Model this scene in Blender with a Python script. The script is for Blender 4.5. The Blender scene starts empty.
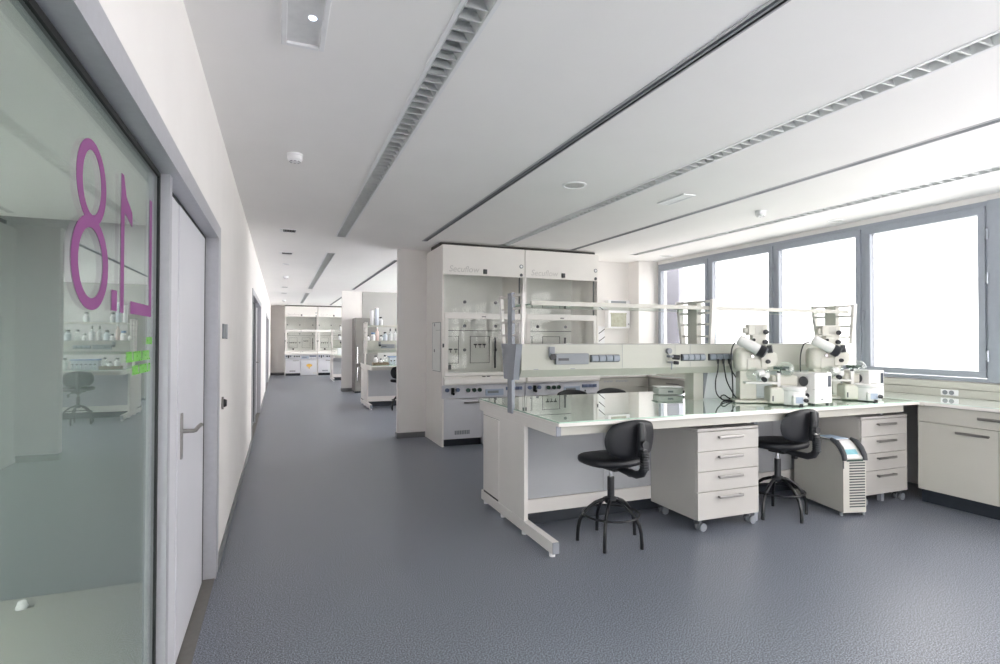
import bpy, bmesh, math, random
from mathutils import Vector, Matrix
random.seed(7)
scene = bpy.context.scene
COL = scene.collection
PI = math.pi
R = math.radians

# ------------------------------------------------------------------ materials
def lin(c):
    return tuple(((v/255)/12.92 if v/255 <= .04045 else ((v/255+.055)/1.055)**2.4) for v in c)

def mat(name, rgb, rough=.5, metal=0., var=.04, scale=14., bump=0., coat=0., ior=1.5, spec=.5):
    m = bpy.data.materials.new(name); m.use_nodes = True
    nt = m.node_tree; b = nt.nodes['Principled BSDF']
    c = lin(rgb)
    tc = nt.nodes.new('ShaderNodeTexCoord')
    nz = nt.nodes.new('ShaderNodeTexNoise'); nz.inputs['Scale'].default_value = scale
    nz.inputs['Detail'].default_value = 4
    nt.links.new(tc.outputs['Object'], nz.inputs['Vector'])
    rp = nt.nodes.new('ShaderNodeValToRGB')
    rp.color_ramp.elements[0].position = .3; rp.color_ramp.elements[1].position = .7
    rp.color_ramp.elements[0].color = tuple(v*(1-var) for v in c)+(1,)
    rp.color_ramp.elements[1].color = tuple(min(1, v*(1+var)) for v in c)+(1,)
    nt.links.new(nz.outputs['Fac'], rp.inputs['Fac'])
    nt.links.new(rp.outputs['Color'], b.inputs['Base Color'])
    b.inputs['Roughness'].default_value = rough
    b.inputs['Metallic'].default_value = metal
    b.inputs['IOR'].default_value = ior
    b.inputs['Specular IOR Level'].default_value = spec
    b.inputs['Coat Weight'].default_value = coat
    b.inputs['Coat Roughness'].default_value = .003
    if bump:
        bp = nt.nodes.new('ShaderNodeBump'); bp.inputs['Strength'].default_value = bump
        bp.inputs['Distance'].default_value = .002
        n2 = nt.nodes.new('ShaderNodeTexNoise'); n2.inputs['Scale'].default_value = 220
        nt.links.new(tc.outputs['Object'], n2.inputs['Vector'])
        nt.links.new(n2.outputs['Fac'], bp.inputs['Height'])
        nt.links.new(bp.outputs['Normal'], b.inputs['Normal'])
    return m

def glass(name, tint, f0=.04, rough=0., boost=1.):
    """thin architectural glass: straight transmission plus Schlick reflection"""
    m = bpy.data.materials.new(name); m.use_nodes = True
    nt = m.node_tree; nt.nodes.clear()
    out = nt.nodes.new('ShaderNodeOutputMaterial')
    mix = nt.nodes.new('ShaderNodeMixShader')
    tr = nt.nodes.new('ShaderNodeBsdfTransparent'); tr.inputs['Color'].default_value = tuple(tint)+(1,)
    gl = nt.nodes.new('ShaderNodeBsdfGlossy'); gl.inputs['Roughness'].default_value = rough
    gl.inputs['Color'].default_value = (.97, 1, .985, 1)
    lw = nt.nodes.new('ShaderNodeLayerWeight'); lw.inputs['Blend'].default_value = .5
    p = nt.nodes.new('ShaderNodeMath'); p.operation = 'POWER'; p.inputs[1].default_value = 5
    ma = nt.nodes.new('ShaderNodeMath'); ma.operation = 'MULTIPLY_ADD'
    ma.inputs[1].default_value = (1-f0)*boost; ma.inputs[2].default_value = f0
    ma.use_clamp = True
    nt.links.new(lw.outputs['Facing'], p.inputs[0])
    nt.links.new(p.outputs[0], ma.inputs[0])
    nt.links.new(ma.outputs[0], mix.inputs[0])
    nt.links.new(tr.outputs[0], mix.inputs[1]); nt.links.new(gl.outputs[0], mix.inputs[2])
    nt.links.new(mix.outputs[0], out.inputs['Surface'])
    return m

def emit(name, rgb, s):
    m = bpy.data.materials.new(name); m.use_nodes = True
    b = m.node_tree.nodes['Principled BSDF']
    b.inputs['Base Color'].default_value = lin(rgb)+(1,)
    b.inputs['Emission Color'].default_value = lin(rgb)+(1,)
    b.inputs['Emission Strength'].default_value = s
    return m

def floor_mat(name, ca, cb, cc, rough):
    m = bpy.data.materials.new(name); m.use_nodes = True
    nt = m.node_tree; b = nt.nodes['Principled BSDF']
    tc = nt.nodes.new('ShaderNodeTexCoord')
    n1 = nt.nodes.new('ShaderNodeTexNoise'); n1.inputs['Scale'].default_value = 150; n1.inputs['Detail'].default_value = 3; n1.inputs['Roughness'].default_value = .7
    n2 = nt.nodes.new('ShaderNodeTexNoise'); n2.inputs['Scale'].default_value = 1.3; n2.inputs['Detail'].default_value = 3
    for n in (n1, n2): nt.links.new(tc.outputs['Object'], n.inputs['Vector'])
    rp = nt.nodes.new('ShaderNodeValToRGB')
    e = rp.color_ramp.elements
    e[0].position = .40; e[0].color = lin(ca)+(1,)
    e[1].position = .60; e[1].color = lin(cc)+(1,)
    k = e.new(.5); k.color = lin(cb)+(1,)
    nt.links.new(n1.outputs['Fac'], rp.inputs['Fac'])
    mx = nt.nodes.new('ShaderNodeMixRGB'); mx.blend_type = 'MULTIPLY'; mx.inputs[0].default_value = .22
    r2 = nt.nodes.new('ShaderNodeValToRGB'); r2.color_ramp.elements[0].color = (.7, .7, .7, 1)
    nt.links.new(n2.outputs['Fac'], r2.inputs['Fac'])
    nt.links.new(rp.outputs['Color'], mx.inputs[1]); nt.links.new(r2.outputs['Color'], mx.inputs[2])
    nt.links.new(mx.outputs[0], b.inputs['Base Color'])
    b.inputs['Roughness'].default_value = rough
    return m

M = dict(
    wall=mat('wall_paint', (235, 232, 230), .75, var=.015, scale=3, bump=.05),
    greywall=mat('grey_wall_paint', (172, 172, 170), .75, var=.015, scale=3),
    ceil=mat('ceiling_paint', (246, 244, 243), .8, var=.012, scale=2, bump=.04),
    floor=floor_mat('speckled_vinyl', (62, 66, 77), (105, 110, 121), (160, 166, 178), .36),
    office_floor=floor_mat('office_vinyl', (151, 151, 147), (154, 154, 150), (157, 157, 153), .5),
    office_wall=mat('office_wall_paint', (118, 124, 126), .8, var=.02, scale=3),
    base=mat('baseboard_grey', (122, 124, 126), .5, var=.05),
    alu=mat('anodised_aluminium', (180, 181, 187), .38, .2, var=.03, scale=40),
    winframe=mat('window_frame_grey', (158, 164, 174), .45, .1, var=.03, scale=20),
    winframe2=mat('window_hinge_grey', (160, 166, 174), .35, .6),
    gasket=mat('black_gasket', (24, 27, 28), .7),
    pane=glass('window_pane', (.975, .975, .97)),
    sashglass=glass('sash_glass', (.985, .985, .98), f0=.015),
    farpane=glass('far_pane', (.87, .865, .86)),  # tint trims the daylight entering the far bays
    solar2=glass('tinted_pane', (.68, .675, .67)),  # tint cuts the daylight let in behind the viewpoint
    solar=glass('solar_control_pane', (.49, .486, .48)),  # tint darkened to hold back daylight at the bench windows
    green_pane=glass('partition_pane', (.83, .89, .86), boost=1.15),
    flask=glass('flask_glass', (.93, .95, .94), f0=.11, boost=1.2),
    shelfglass=glass('shelf_glass', (.72, .86, .79), f0=.06),
    purple=mat('magenta_vinyl', (128, 64, 122), .55, var=.02),
    green=mat('green_vinyl', (116, 196, 70), .55, var=.02),
    hoodwhite=mat('hood_enamel', (238, 235, 231), .4, var=.012, scale=5),  # white lightened in colour to make up for dim light on the hoods
    pedwhite=mat('pedestal_laminate', (184, 181, 177), .42, var=.015, scale=6),  # bench white darkened in colour to offset strong daylight on the drawers
    white=mat('white_laminate', (224, 220, 216), .42, var=.015, scale=6),
    door=mat('door_white', (212, 212, 218), .42, var=.012, scale=5),
    cream=mat('cream_panel', (192, 190, 182), .42, var=.015, scale=6),
    instrument=mat('instrument_enamel', (208, 206, 196), .35, var=.02, scale=8),
    inst_white=mat('white_metal_tube', (222, 221, 219), .25, var=.02),
    kneepanel=mat('grey_laminate', (176, 178, 182), .45, var=.02, scale=6),
    spinecream=mat('spine_panel', (176, 176, 167), .42, var=.015, scale=6),
    kneelight=mat('pale_grey_laminate', (208, 211, 214), .45, var=.02, scale=6),
    benchglass=mat('bench_glass', (178, 208, 191), .004, var=.01, ior=1.75, coat=1.),
    counterglass=mat('counter_glass', (214, 226, 220), .01, var=.01, ior=1.55, coat=.8),
    black=mat('black_plastic', (26, 28, 33), .45, var=.1, scale=60, bump=.15),
    blackmetal=mat('black_metal', (20, 21, 25), .28, .2, var=.05),
    pur=mat('black_pur_foam', (21, 23, 29), .5, var=.10, scale=90, bump=.3),
    plinth=mat('dark_plinth', (38, 44, 52), .5, var=.08),
    darkgrey=mat('dark_grey_plastic', (72, 74, 78), .45, var=.06),
    midgrey=mat('mid_grey_plastic', (128, 132, 138), .45, var=.05),
    socket=mat('socket_grey', (132, 140, 150), .4, var=.04),
    endcap=mat('end_cap_grey', (142, 146, 154), .4, .1, var=.03),
    chrome=mat('chrome', (205, 205, 208), .12, 1., var=.02),
    steel=mat('brushed_steel', (150, 148, 146), .34, .9, var=.06, scale=80),
    fridge=mat('fridge_steel', (132, 130, 127), .42, .3, var=.04, scale=4),
    louver=mat('louver_aluminium', (214, 216, 216), .35, .35, var=.04, scale=30),
    slot=mat('slot_black', (70, 70, 72), .7),
    hoodback=mat('hood_liner', (236, 238, 235), .4, var=.02, scale=5),
    gaptone=mat('gap_dark', (70, 68, 66), .8),
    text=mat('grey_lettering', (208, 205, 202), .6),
    text2=mat('speaker_mesh', (208, 208, 206), .6),
    bluetext=mat('blue_grey_lettering', (140, 148, 176), .6),
    greenknob=mat('green_black_knob', (30, 58, 48), .4),
    blueknob=mat('blue_grey_knob', (96, 108, 138), .4),
    yellow=mat('amber_sticker', (224, 178, 84), .6, var=.1),
    display=mat('display_dark', (60, 66, 78), .25),
    lcd=mat('pale_display', (176, 188, 206), .25),
    paper=mat('blue_paper', (178, 196, 216), .7, var=.1, scale=30),
    tealpanel=mat('teal_print', (120, 176, 186), .4, var=.1, scale=30),
    threshold=mat('threshold_brown_grey', (118, 114, 110), .5, .2, var=.06, scale=30),
    blue=mat('blue_plastic', (92, 128, 176), .4, var=.08),
    paleblue=mat('pale_blue_plastic', (208, 215, 226), .35, var=.05),
    pink=mat('pink_plastic', (238, 214, 212), .5),
    brownt=mat('brown_tray', (132, 116, 96), .6, var=.1),
    whiteplastic=mat('white_plastic', (238, 238, 240), .4, var=.02),
    cablemat=mat('black_cable', (30, 32, 38), .5),
    tube=mat('fluorescent_tube', (232, 234, 232), .3),
    lampface=mat('lamp_diffuser', (226, 226, 226), .35, var=.05, scale=20),
    spot=emit('led_spot', (225, 235, 255), 3.),  # glow that paints a bright reflection
    officelamp=emit('office_lamp', (255, 250, 246), 90.),  # glow of the added lamps that light the office
    exterior=mat('exterior_plaster', (160, 162, 174), .8),
    greenglass=mat('green_window', (164, 165, 146), .2, var=.15, scale=20),
)

# ------------------------------------------------------------------ mesh builder
class MB:
    def __init__(s, org=(0, 0, 0)):
        s.bm = bmesh.new(); s.org = Vector(org); s.bev = False
    def box(s, x0, x1, y0, y1, z0, z1, bev=0., seg=2, rot=None):
        x0, x1 = min(x0, x1), max(x0, x1); y0, y1 = min(y0, y1), max(y0, y1); z0, z1 = min(z0, z1), max(z0, z1)
        mtx = Matrix.Translation(((x0+x1)/2, (y0+y1)/2, (z0+z1)/2))
        if rot: mtx = mtx @ rot
        mtx = mtx @ Matrix.Diagonal((x1-x0, y1-y0, z1-z0, 1))
        r = bmesh.ops.create_cube(s.bm, size=1, matrix=mtx)
        if bev:
            s.bev = True
            es = list({e for v in r['verts'] for e in v.link_edges})
            bmesh.ops.bevel(s.bm, geom=es, offset=min(bev, .49*min(x1-x0, y1-y0, z1-z0)), segments=seg, affect='EDGES', profile=.5)
        return s
    def cyl(s, p0, p1, r0, r1=None, seg=20):
        p0, p1 = Vector(p0), Vector(p1); d = p1-p0; L = d.length
        q = d.to_track_quat('Z', 'Y').to_matrix().to_4x4()
        bmesh.ops.create_cone(s.bm, cap_ends=True, segments=seg, radius1=r0, radius2=r0 if r1 is None else r1, depth=L,
                              matrix=Matrix.Translation((p0+p1)/2) @ q)
        return s
    def sph(s, c, r, sc=(1, 1, 1), u=20, v=12):
        bmesh.ops.create_uvsphere(s.bm, u_segments=u, v_segments=v, radius=r, matrix=Matrix.Translation(c) @ Matrix.Diagonal((*sc, 1)))
        return s
    def lathe(s, prof, c=(0, 0, 0), d=(0, 0, 1), seg=24, cap=True):
        q = Vector(d).to_track_quat('Z', 'Y').to_matrix(); c = Vector(c)
        rings = []
        for r, z in prof:
            rings.append([s.bm.verts.new(c + q @ Vector((r*math.cos(2*PI*i/seg), r*math.sin(2*PI*i/seg), z))) for i in range(seg)])
        for a, b in zip(rings, rings[1:]):
            for i in range(seg):
                s.bm.faces.new((a[i], a[(i+1) % seg], b[(i+1) % seg], b[i]))
        if cap:
            s.bm.faces.new(list(reversed(rings[0]))); s.bm.faces.new(rings[-1])
        return s
    def tube(s, pts, r, seg=10, closed=False):
        pts = [Vector(p) for p in pts]; n = len(pts); rings = []; prev = None
        for i, p in enumerate(pts):
            if closed: t = (pts[(i+1) % n]-pts[i-1])
            else: t = pts[min(i+1, n-1)]-pts[max(i-1, 0)]
            t.normalize()
            if prev is None:
                a = Vector((0, 0, 1)) if abs(t.z) < .9 else Vector((1, 0, 0))
                u = t.cross(a).normalized()
            else:
                u = (prev - t*prev.dot(t)).normalized()
            prev = u; v = t.cross(u)
            rr = r[i] if isinstance(r, (list, tuple)) else r
            rings.append([s.bm.verts.new(p + rr*(math.cos(2*PI*k/seg)*u + math.sin(2*PI*k/seg)*v)) for k in range(seg)])
        m = n if closed else n-1
        for i in range(m):
            a, b = rings[i], rings[(i+1) % n]
            for k in range(seg):
                s.bm.faces.new((a[k], b[k], b[(k+1) % seg], a[(k+1) % seg]))
        if not closed:
            s.bm.faces.new(rings[0]); s.bm.faces.new(list(reversed(rings[-1])))
        return s
    def prism(s, poly, ax, a, b, bev=0.):
        """extrude a 2D polygon along axis ax: ax=0 poly=(y,z); ax=1 poly=(x,z); ax=2 poly=(x,y)"""
        def P(p, t):
            return (t, p[0], p[1]) if ax == 0 else ((p[0], t, p[1]) if ax == 1 else (p[0], p[1], t))
        A = [s.bm.verts.new(P(p, a)) for p in poly]; B = [s.bm.verts.new(P(p, b)) for p in poly]
        n = len(poly); fs = [s.bm.faces.new(A), s.bm.faces.new(list(reversed(B)))]
        for i in range(n): fs.append(s.bm.faces.new((A[i], B[i], B[(i+1) % n], A[(i+1) % n])))
        if bev:
            s.bev = True
            es = list({e for f in fs for e in f.edges})
            bmesh.ops.bevel(s.bm, geom=es, offset=bev, segments=2, affect='EDGES', profile=.5)
        return s
    def build(s, name, m, parent=None, ang=35):
        bmesh.ops.recalc_face_normals(s.bm, faces=s.bm.faces)
        if s.org.length: bmesh.ops.translate(s.bm, vec=-s.org, verts=s.bm.verts)
        me = bpy.data.meshes.new(name); s.bm.to_mesh(me); s.bm.free()
        me.materials.append(m if not isinstance(m, str) else M[m])
        for p in me.polygons: p.use_smooth = True
        me.set_sharp_from_angle(angle=R(ang))
        o = bpy.data.objects.new(name, me); COL.objects.link(o)
        if s.bev:
            wn_ = o.modifiers.new('weighted_normal', 'WEIGHTED_NORMAL'); wn_.keep_sharp = True; wn_.weight = 100
        if parent: o.parent = parent
        else: o.location = s.org
        return o

def thing(name, label, cat, loc=(0, 0, 0), rotz=0, group=None):
    o = bpy.data.objects.new(name, None); COL.objects.link(o)
    o.empty_display_size = .1
    o.location = loc; o.rotation_euler = (0, 0, rotz)
    o['label'] = label; o['category'] = cat
    if group: o['group'] = group
    return o
def tag(o, label, cat, group=None):
    o['label'] = label; o['category'] = cat
    if group: o['group'] = group
    return o
def sroot(name, loc=(0, 0, 0)):
    o = bpy.data.objects.new(name, None); COL.objects.link(o); o.location = loc; o['kind'] = 'structure'
    return o
def struct(name, mb, m):
    o = mb.build(name, m); o['kind'] = 'structure'; return o
def dup(o, loc=None, rotz=None, label=None, parent=None):
    c = o.copy(); COL.objects.link(c)
    if parent: c.parent = parent
    if loc is not None: c.location = loc
    if rotz is not None: c.rotation_euler = (0, 0, rotz)
    if label: c['label'] = label
    for ch in list(o.children): dup(ch, parent=c)
    return c
def text_obj(name, body, size, m, parent, loc, rot, ext=.0006, shear=0.):
    cu = bpy.data.curves.new(name, 'FONT'); cu.body = body; cu.size = size; cu.extrude = ext; cu.shear = shear
    t = bpy.data.objects.new(name, cu); COL.objects.link(t)
    bpy.context.view_layer.update()
    dg = bpy.context.evaluated_depsgraph_get()
    me = bpy.data.meshes.new_from_object(t.evaluated_get(dg))
    bpy.data.objects.remove(t)
    me.name = name; me.materials.clear(); me.materials.append(M[m])
    o = bpy.data.objects.new(name, me); COL.objects.link(o)
    o.parent = parent; o.location = loc; o.rotation_euler = rot
    return o

# ------------------------------------------------------------------ room shell
XL, XW, ZC = -.360, 5.94, 2.755
Y0, Y1 = -6.4, 23.87
P1, P2 = 8.01, 15.70

struct('floor', MB().box(-.5, 6.05, Y0-.1, Y1+.1, -.06, 0), 'floor')

# ceiling with cut-outs for the recessed fittings
k = 1.315/1.36
LUM = [(.716, .4, 7.35), (2.895, .4, 7.2), (5.09, .4, 7.2), (.716, 8.8, 15.35), (.716, 16.8, 21.6)]
SLOT = [(1.792, .4, 7.25), (3.975, .4, 7.15), (1.792, 9.2, 15.15), (1.792, 16.8, 22.4)]
LW, SW = .125, .05
holes = [(x-LW/2, x+LW/2, a, b) for x, a, b in LUM] + [(x-SW/2, x+SW/2, a, b) for x, a, b in SLOT]
HATCH = (-.005, .175, 2.05, 2.62)
holes.append((HATCH[0]+.02, HATCH[1]-.02, HATCH[2]+.02, HATCH[3]-.02))
def subtract(rects, h):
    out = []
    for (a, b, c, d) in rects:
        x0, x1, y0, y1 = max(a, h[0]), min(b, h[1]), max(c, h[2]), min(d, h[3])
        if x0 >= x1 or y0 >= y1: out.append((a, b, c, d)); continue
        if a < x0: out.append((a, x0, c, d))
        if x1 < b: out.append((x1, b, c, d))
        if c < y0: out.append((x0, x1, c, y0))
        if y1 < d: out.append((x0, x1, y1, d))
    return out
rects = [(-.5, 6.05, Y0-.1, Y1+.1)]
for h in holes: rects = subtract(rects, h)
mb = MB()
for a, b, c, d in rects: mb.box(a, b, c, d, ZC, ZC+.02)
struct('ceiling', mb, 'ceil')
struct('trim_1', MB().box(-.5, 6.05, Y0-.1, Y1+.1, ZC+.16, ZC+.18), 'ceil')

# left wall with glazed door units
UN = [(-1.0, 3.86), (8.25, 11.85), (16.0, 19.6)]
mb = MB(); y = -1.4
mb.box(-.5, XL, Y0, -6.2, 0, ZC).box(-.5, XL, -6.2, -1.4, 0, .12).box(-.5, XL, -6.2, -1.4, 2.70, ZC)
for a, b in UN:
    mb.box(-.5, XL, y, a, 0, ZC); mb.box(-.5, XL, a, b, 2.13, ZC); y = b
mb.box(-.5, XL, y, Y1, 0, ZC)
struct('wall_left', mb, 'wall')
mb = MB()
for a, b in [(3.86, 8.25), (11.85, 16.0), (19.6, Y1), (-1.4, -1.0)]: mb.box(XL, XL+.012, a, b, 0, .07)
struct('baseboard_left', mb, 'base')

struct('wall_far', MB().box(-.5, 6.05, Y1, Y1+.1, 0, ZC), 'wall')
struct('baseboard_far', MB().box(XL, .16, Y1-.012, Y1, 0, .09), 'base')
struct('wall_rear', MB().box(-.5, 6.05, Y0-.1, Y0, 0, ZC), 'wall')
def big_window(n, a, b):      # unseen full-height glazing added behind the viewpoint for more daylight
    g = (XL, (a+b)/2, .12)
    w = sroot('window_%d' % n, g)
    m = MB(g)
    for p, q, z0, z1 in ((a, a+.05, .12, 2.7), (b-.05, b, .12, 2.7), (a+.05, b-.05, .12, .2), (a+.05, b-.05, 2.62, 2.7)): m.box(XL-.08, XL, p, q, z0, z1)
    m.build('window_frame', 'winframe', w)
    MB(g).box(XL-.05, XL-.04, a+.05, b-.05, .2, 2.62).build('pane', 'pane', w)
for i in range(4): big_window(40+i, -6.2+i*1.2, -5.0+i*1.2)
# partitions between the bays
struct('wall_partition_near', MB().box(1.59, XW, P1, P1+.12, 0, ZC), 'wall')
struct('wall_partition_middle', MB().box(1.57, 2.085, P2, P2+.13, 0, ZC).box(2.08, 2.12, P2+.02, P2+.12, 0, ZC), 'wall')
struct('wall_partition_panel', MB().box(2.115, XW, P2, P2+.13, 0, ZC), 'greywall')
struct('baseboard_partition', MB().box(1.578, 1.99, P1-.012, P1, 0, .08).box(1.578, 1.59, P1-.012, P1+.132, 0, .08)
       .box(1.558, 1.86, P2-.012, P2, 0, .09).box(1.558, 1.57, P2-.012, P2+.14, 0, .09), 'base')
struct('trim_2', MB().box(5.55, XW, 7.72, P1, 0, ZC), 'wall')      # boxed pier in the corner by the windows

# window wall
WZ0, WZ1 = 1.057, 2.70
edges = [7.69, 6.50, 5.33, 4.155, 3.0]
near_e = [2.74, 1.29, -.16, -1.61, -3.06, -4.51, -6.0]
OPEN = [(edges[-1], edges[0])]
TALL = [(near_e[-1], near_e[0]), (8.4, 15.5), (16.0, 23.6)]  # full-height openings added behind the viewpoint and in far bays for daylight
mb = MB(); y = Y0
mb.box(XW, 6.1, Y0, Y1, WZ1, ZC)
for a, b, z in sorted([(a, b, WZ0) for a, b in OPEN]+[(a, b, .15) for a, b in TALL]):
    mb.box(XW, 6.1, y, a, 0, WZ1); mb.box(XW, 6.1, a, b, 0, z); y = b
mb.box(XW, 6.1, y, Y1, 0, WZ1)
struct('wall_right', mb, 'wall')
struct('trim_3', MB().box(5.905, XW+.02, 2.74, 3.0, WZ0, WZ1), 'winframe')   # cover panel between window groups
wn = [0]
def window(y0, y1, hinge=None, handle=None, WZ0=WZ0, gl='solar'):
    wn[0] += 1
    w = sroot('window_%d' % (wn[0]+1), (XW, (y0+y1)/2, WZ0)); g = (XW, (y0+y1)/2, WZ0)
    f = .022
    mb = MB(g)
    mb.box(5.925, 6.03, y0, y1, WZ0, WZ0+.035).box(5.925, 6.03, y0, y1, WZ1-.04, WZ1)
    mb.box(5.925, 6.03, y0, y0+f, WZ0+.035, WZ1-.04).box(5.925, 6.03, y1-f, y1, WZ0+.035, WZ1-.04)
    mb.build('window_frame', 'winframe', w)
    a, b, c, d = y0+f+.003, y1-f-.003, WZ0+.04, WZ1-.045; s = .056
    mb = MB(g)
    mb.box(5.91, 5.985, a, b, c, c+.06, .004).box(5.91, 5.985, a, b, d-.07, d, .004)
    mb.box(5.91, 5.985, a, a+s, c+.06, d-.07, .004).box(5.91, 5.985, b-s, b, c+.06, d-.07, .004)
    mb.build('sash', 'winframe', w)
    MB(g).box(5.945, 5.957, a+s-.005, b-s+.005, c+.055, d-.065).build('pane', gl, w)
    if hinge is not None:
        for z in (1.25, 1.95, 2.35):
            MB(g).cyl((5.903, hinge, z), (5.903, hinge, z+.10), .009, seg=10).box(5.903, 5.912, hinge-.018, hinge+.018, z+.01, z+.09).build('hinge', 'winframe2', w)
    if handle is not None:
        MB(g).box(5.895, 5.912, handle-.014, handle+.014, 1.70, 1.77, .004).box(5.872, 5.897, handle-.009, handle+.009, 1.655, 1.75, .005).build('handle', 'winframe2', w)
    return w
for i in range(4):
    b, a = edges[i], edges[i+1]
    window(a, b, {3: a+.004, 2: b-.004}.get(i), {3: b-.015}.get(i))
for i in range(6): window(near_e[i+1], near_e[i], WZ0=.15, gl='solar2')
for a, b in TALL[1:]:
    for i in range(4): window(a+(b-a)*i/4, a+(b-a)*(i+1)/4, WZ0=.15, gl='farpane')
# sill trunking
struct('trim_4', MB().box(5.90, XW, -1.0, 7.72, .905, .98, .004).box(5.895, XW, -1.0, 7.72, .984, 1.05, .004), 'cream')
tag(MB((6.5, 8.0, 0)).box(6.5, 6.6, 7.87, 9.0, -.5, 3.4).build('exterior_pier', 'exterior'), 'pale plastered pier outside the window next to the corner', 'pier')['kind'] = 'structure'

# ------------------------------------------------------------------ glazed door units in the corridor wall
def door_unit(n, y0, y1):
    r = sroot('door_%d' % n, (XL, y1, 0)); g = (XL, y1, 0)
    xb, xf = -.418, XL+.010
    mu = y1-1.51
    mb = MB(g)
    mb.box(xb-.04, xf, y0, y1, 2.048, 2.13)
    mb.box(xb-.04, xf, y1-.13, y1, 0, 2.048).box(xb-.04, xf, y0, y0+.1, 0, 2.048)
    mb.box(xb-.04, xf-.034, mu, mu+.05, 0, 2.048)
    mb.box(xb-.04, xb, y0+.1, mu, 0, .03)
    mb.build('frame', 'alu', r)
    mb = MB(g)
    mb.box(xb-.012, xb+.004, mu-.018, mu, .03, 2.048).box(xb-.012, xb+.004, y0+.1, mu, 2.030, 2.048)
    mb.box(xb-.03, xb-.002, y1-.18, y1-.13, 0, 2.048).box(xb-.03, xb-.002, mu+.05, y1-.13, 2.034, 2.048)
    mb.box(xb-.03, xb-.012, mu+.055, mu+.43, 0, 2.04)
    mb.build('seal', 'gasket', r)
    MB(g).box(xb-.04, xb, y1-1.06, y1-.185, .008, 2.033, .003).build('leaf', 'door', r)
    MB(g).box(xb-.04, xb-.004, mu+.055, y1-1.066, .008, 2.033).build('side_panel', 'door', r)
    MB(g).box(xb-.005, XL+.004, mu, y1-.13, 0, .004).box(xb-.005, XL+.004, y0+.1, mu, 0, .004).build('threshold', 'threshold', r)
    hy = y1-.98
    h = MB(g).box(xb, xb+.008, hy-.017, hy+.017, .892, 1.10, .003).build('handle_plate', 'steel', r)
    MB(g).tube([(xb+.005, hy, 1.018), (xb+.05, hy, 1.018), (xb+.058, hy+.012, 1.018), (xb+.058, hy+.125, 1.020), (xb+.066, hy+.145, 1.025)], .0095).build('lever', 'steel', h)
    p = MB(g).box(xb-.006, xb, y0+.1, mu-.004, .02, 2.04).build('pane', 'green_pane', r)
    return r, p, g
r1, p1, g1 = door_unit(1, *UN[0])
door_unit(2, *UN[1]); door_unit(3, *UN[2])

# lettering on the glass (reads from the office side)
xg = -.4179
def ring_poly(mb, cy, cz, ry, rz, t, tz):
    n = 40; bm = mb.bm
    o = []; i_ = []
    for a in range(n):
        c, s_ = math.cos(2*PI*a/n), math.sin(2*PI*a/n)
        o.append([bm.verts.new((x, cy+ry*c, cz+rz*s_)) for x in (xg-.0003, xg+.0006)])
        i_.append([bm.verts.new((x, cy+(ry-t)*c, cz+(rz-tz)*s_)) for x in (xg-.0003, xg+.0006)])
    for a in range(n):
        b = (a+1) % n
        bm.faces.new((o[a][1], o[b][1], i_[b][1], i_[a][1])); bm.faces.new((o[a][0], i_[a][0], i_[b][0], o[b][0]))
        bm.faces.new((o[a][0], o[b][0], o[b][1], o[a][1])); bm.faces.new((i_[a][0], i_[a][1], i_[b][1], i_[b][0]))
K = .929
def LY(v): return v*K
def LZ(v): return 1.44+(v-1.44)*K
mb = MB(g1)
ring_poly(mb, LY(1.697), LZ(1.838), .120*K, .108*K, .044*K, .026*K)
xg += .0007
ring_poly(mb, LY(1.692), LZ(1.632), .148*K, .120*K, .048*K, .030*K)
mb.build('vinyl_numeral', 'purple', p1)
def lp(pts): return [(LY(a), LZ(b)) for a, b in pts]
MB(g1).prism(lp([(1.97, 1.518), (2.008, 1.518), (2.008, 1.83), (2.105, 1.80), (2.105, 1.845), (2.03, 1.88), (1.998, 1.94), (1.97, 1.94)]), 0, xg, xg+.0006).build('vinyl_numeral', 'purple', p1)
MB(g1).prism(lp([(1.876, 1.52), (1.932, 1.52), (1.932, 1.58), (1.876, 1.58)]), 0, xg, xg+.0006).build('vinyl_dot', 'purple', p1)
MB(g1).prism(lp([(2.36, 1.95), (2.397, 1.95), (2.397, 1.52), (2.093, 1.52), (2.093, 1.56), (2.36, 1.56)]), 0, xg, xg+.0006).build('vinyl_letter', 'purple', p1)
def glyphs(mb, ya, yb, za, zb, n):
    w = (yb-ya)/n
    for i in range(n):
        a = ya+i*w; kind = (i*7+3) % 4; t = w*.2
        mb.box(xg, xg+.0006, a+w*.1, a+w*.1+t, za, zb)
        if kind != 1: mb.box(xg, xg+.0006, a+w*.62, a+w*.62+t, za, zb)
        if kind in (0, 2): mb.box(xg, xg+.0006, a+w*.1, a+w*.8, zb-(zb-za)*.18, zb)
        if kind in (1, 2): mb.box(xg, xg+.0006, a+w*.1, a+w*.8, za, za+(zb-za)*.18)
        if kind == 3: mb.box(xg, xg+.0006, a+w*.1, a+w*.8, (za+zb)/2-.003, (za+zb)/2+.003)
mb = MB(g1)
q_ = .418/.44
for a_, b_, c_, d_, n_ in ((2.003, 2.341, 1.365, 1.398, 11), (2.079, 2.343, 1.322, 1.352, 8), (2.273, 2.372, 1.42, 1.445, 2)): glyphs(mb, a_*q_, b_*q_, 1.44+(c_-1.44)*q_, 1.44+(d_-1.44)*q_, n_)
mb.build('vinyl_lettering', 'green', p1)

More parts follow.
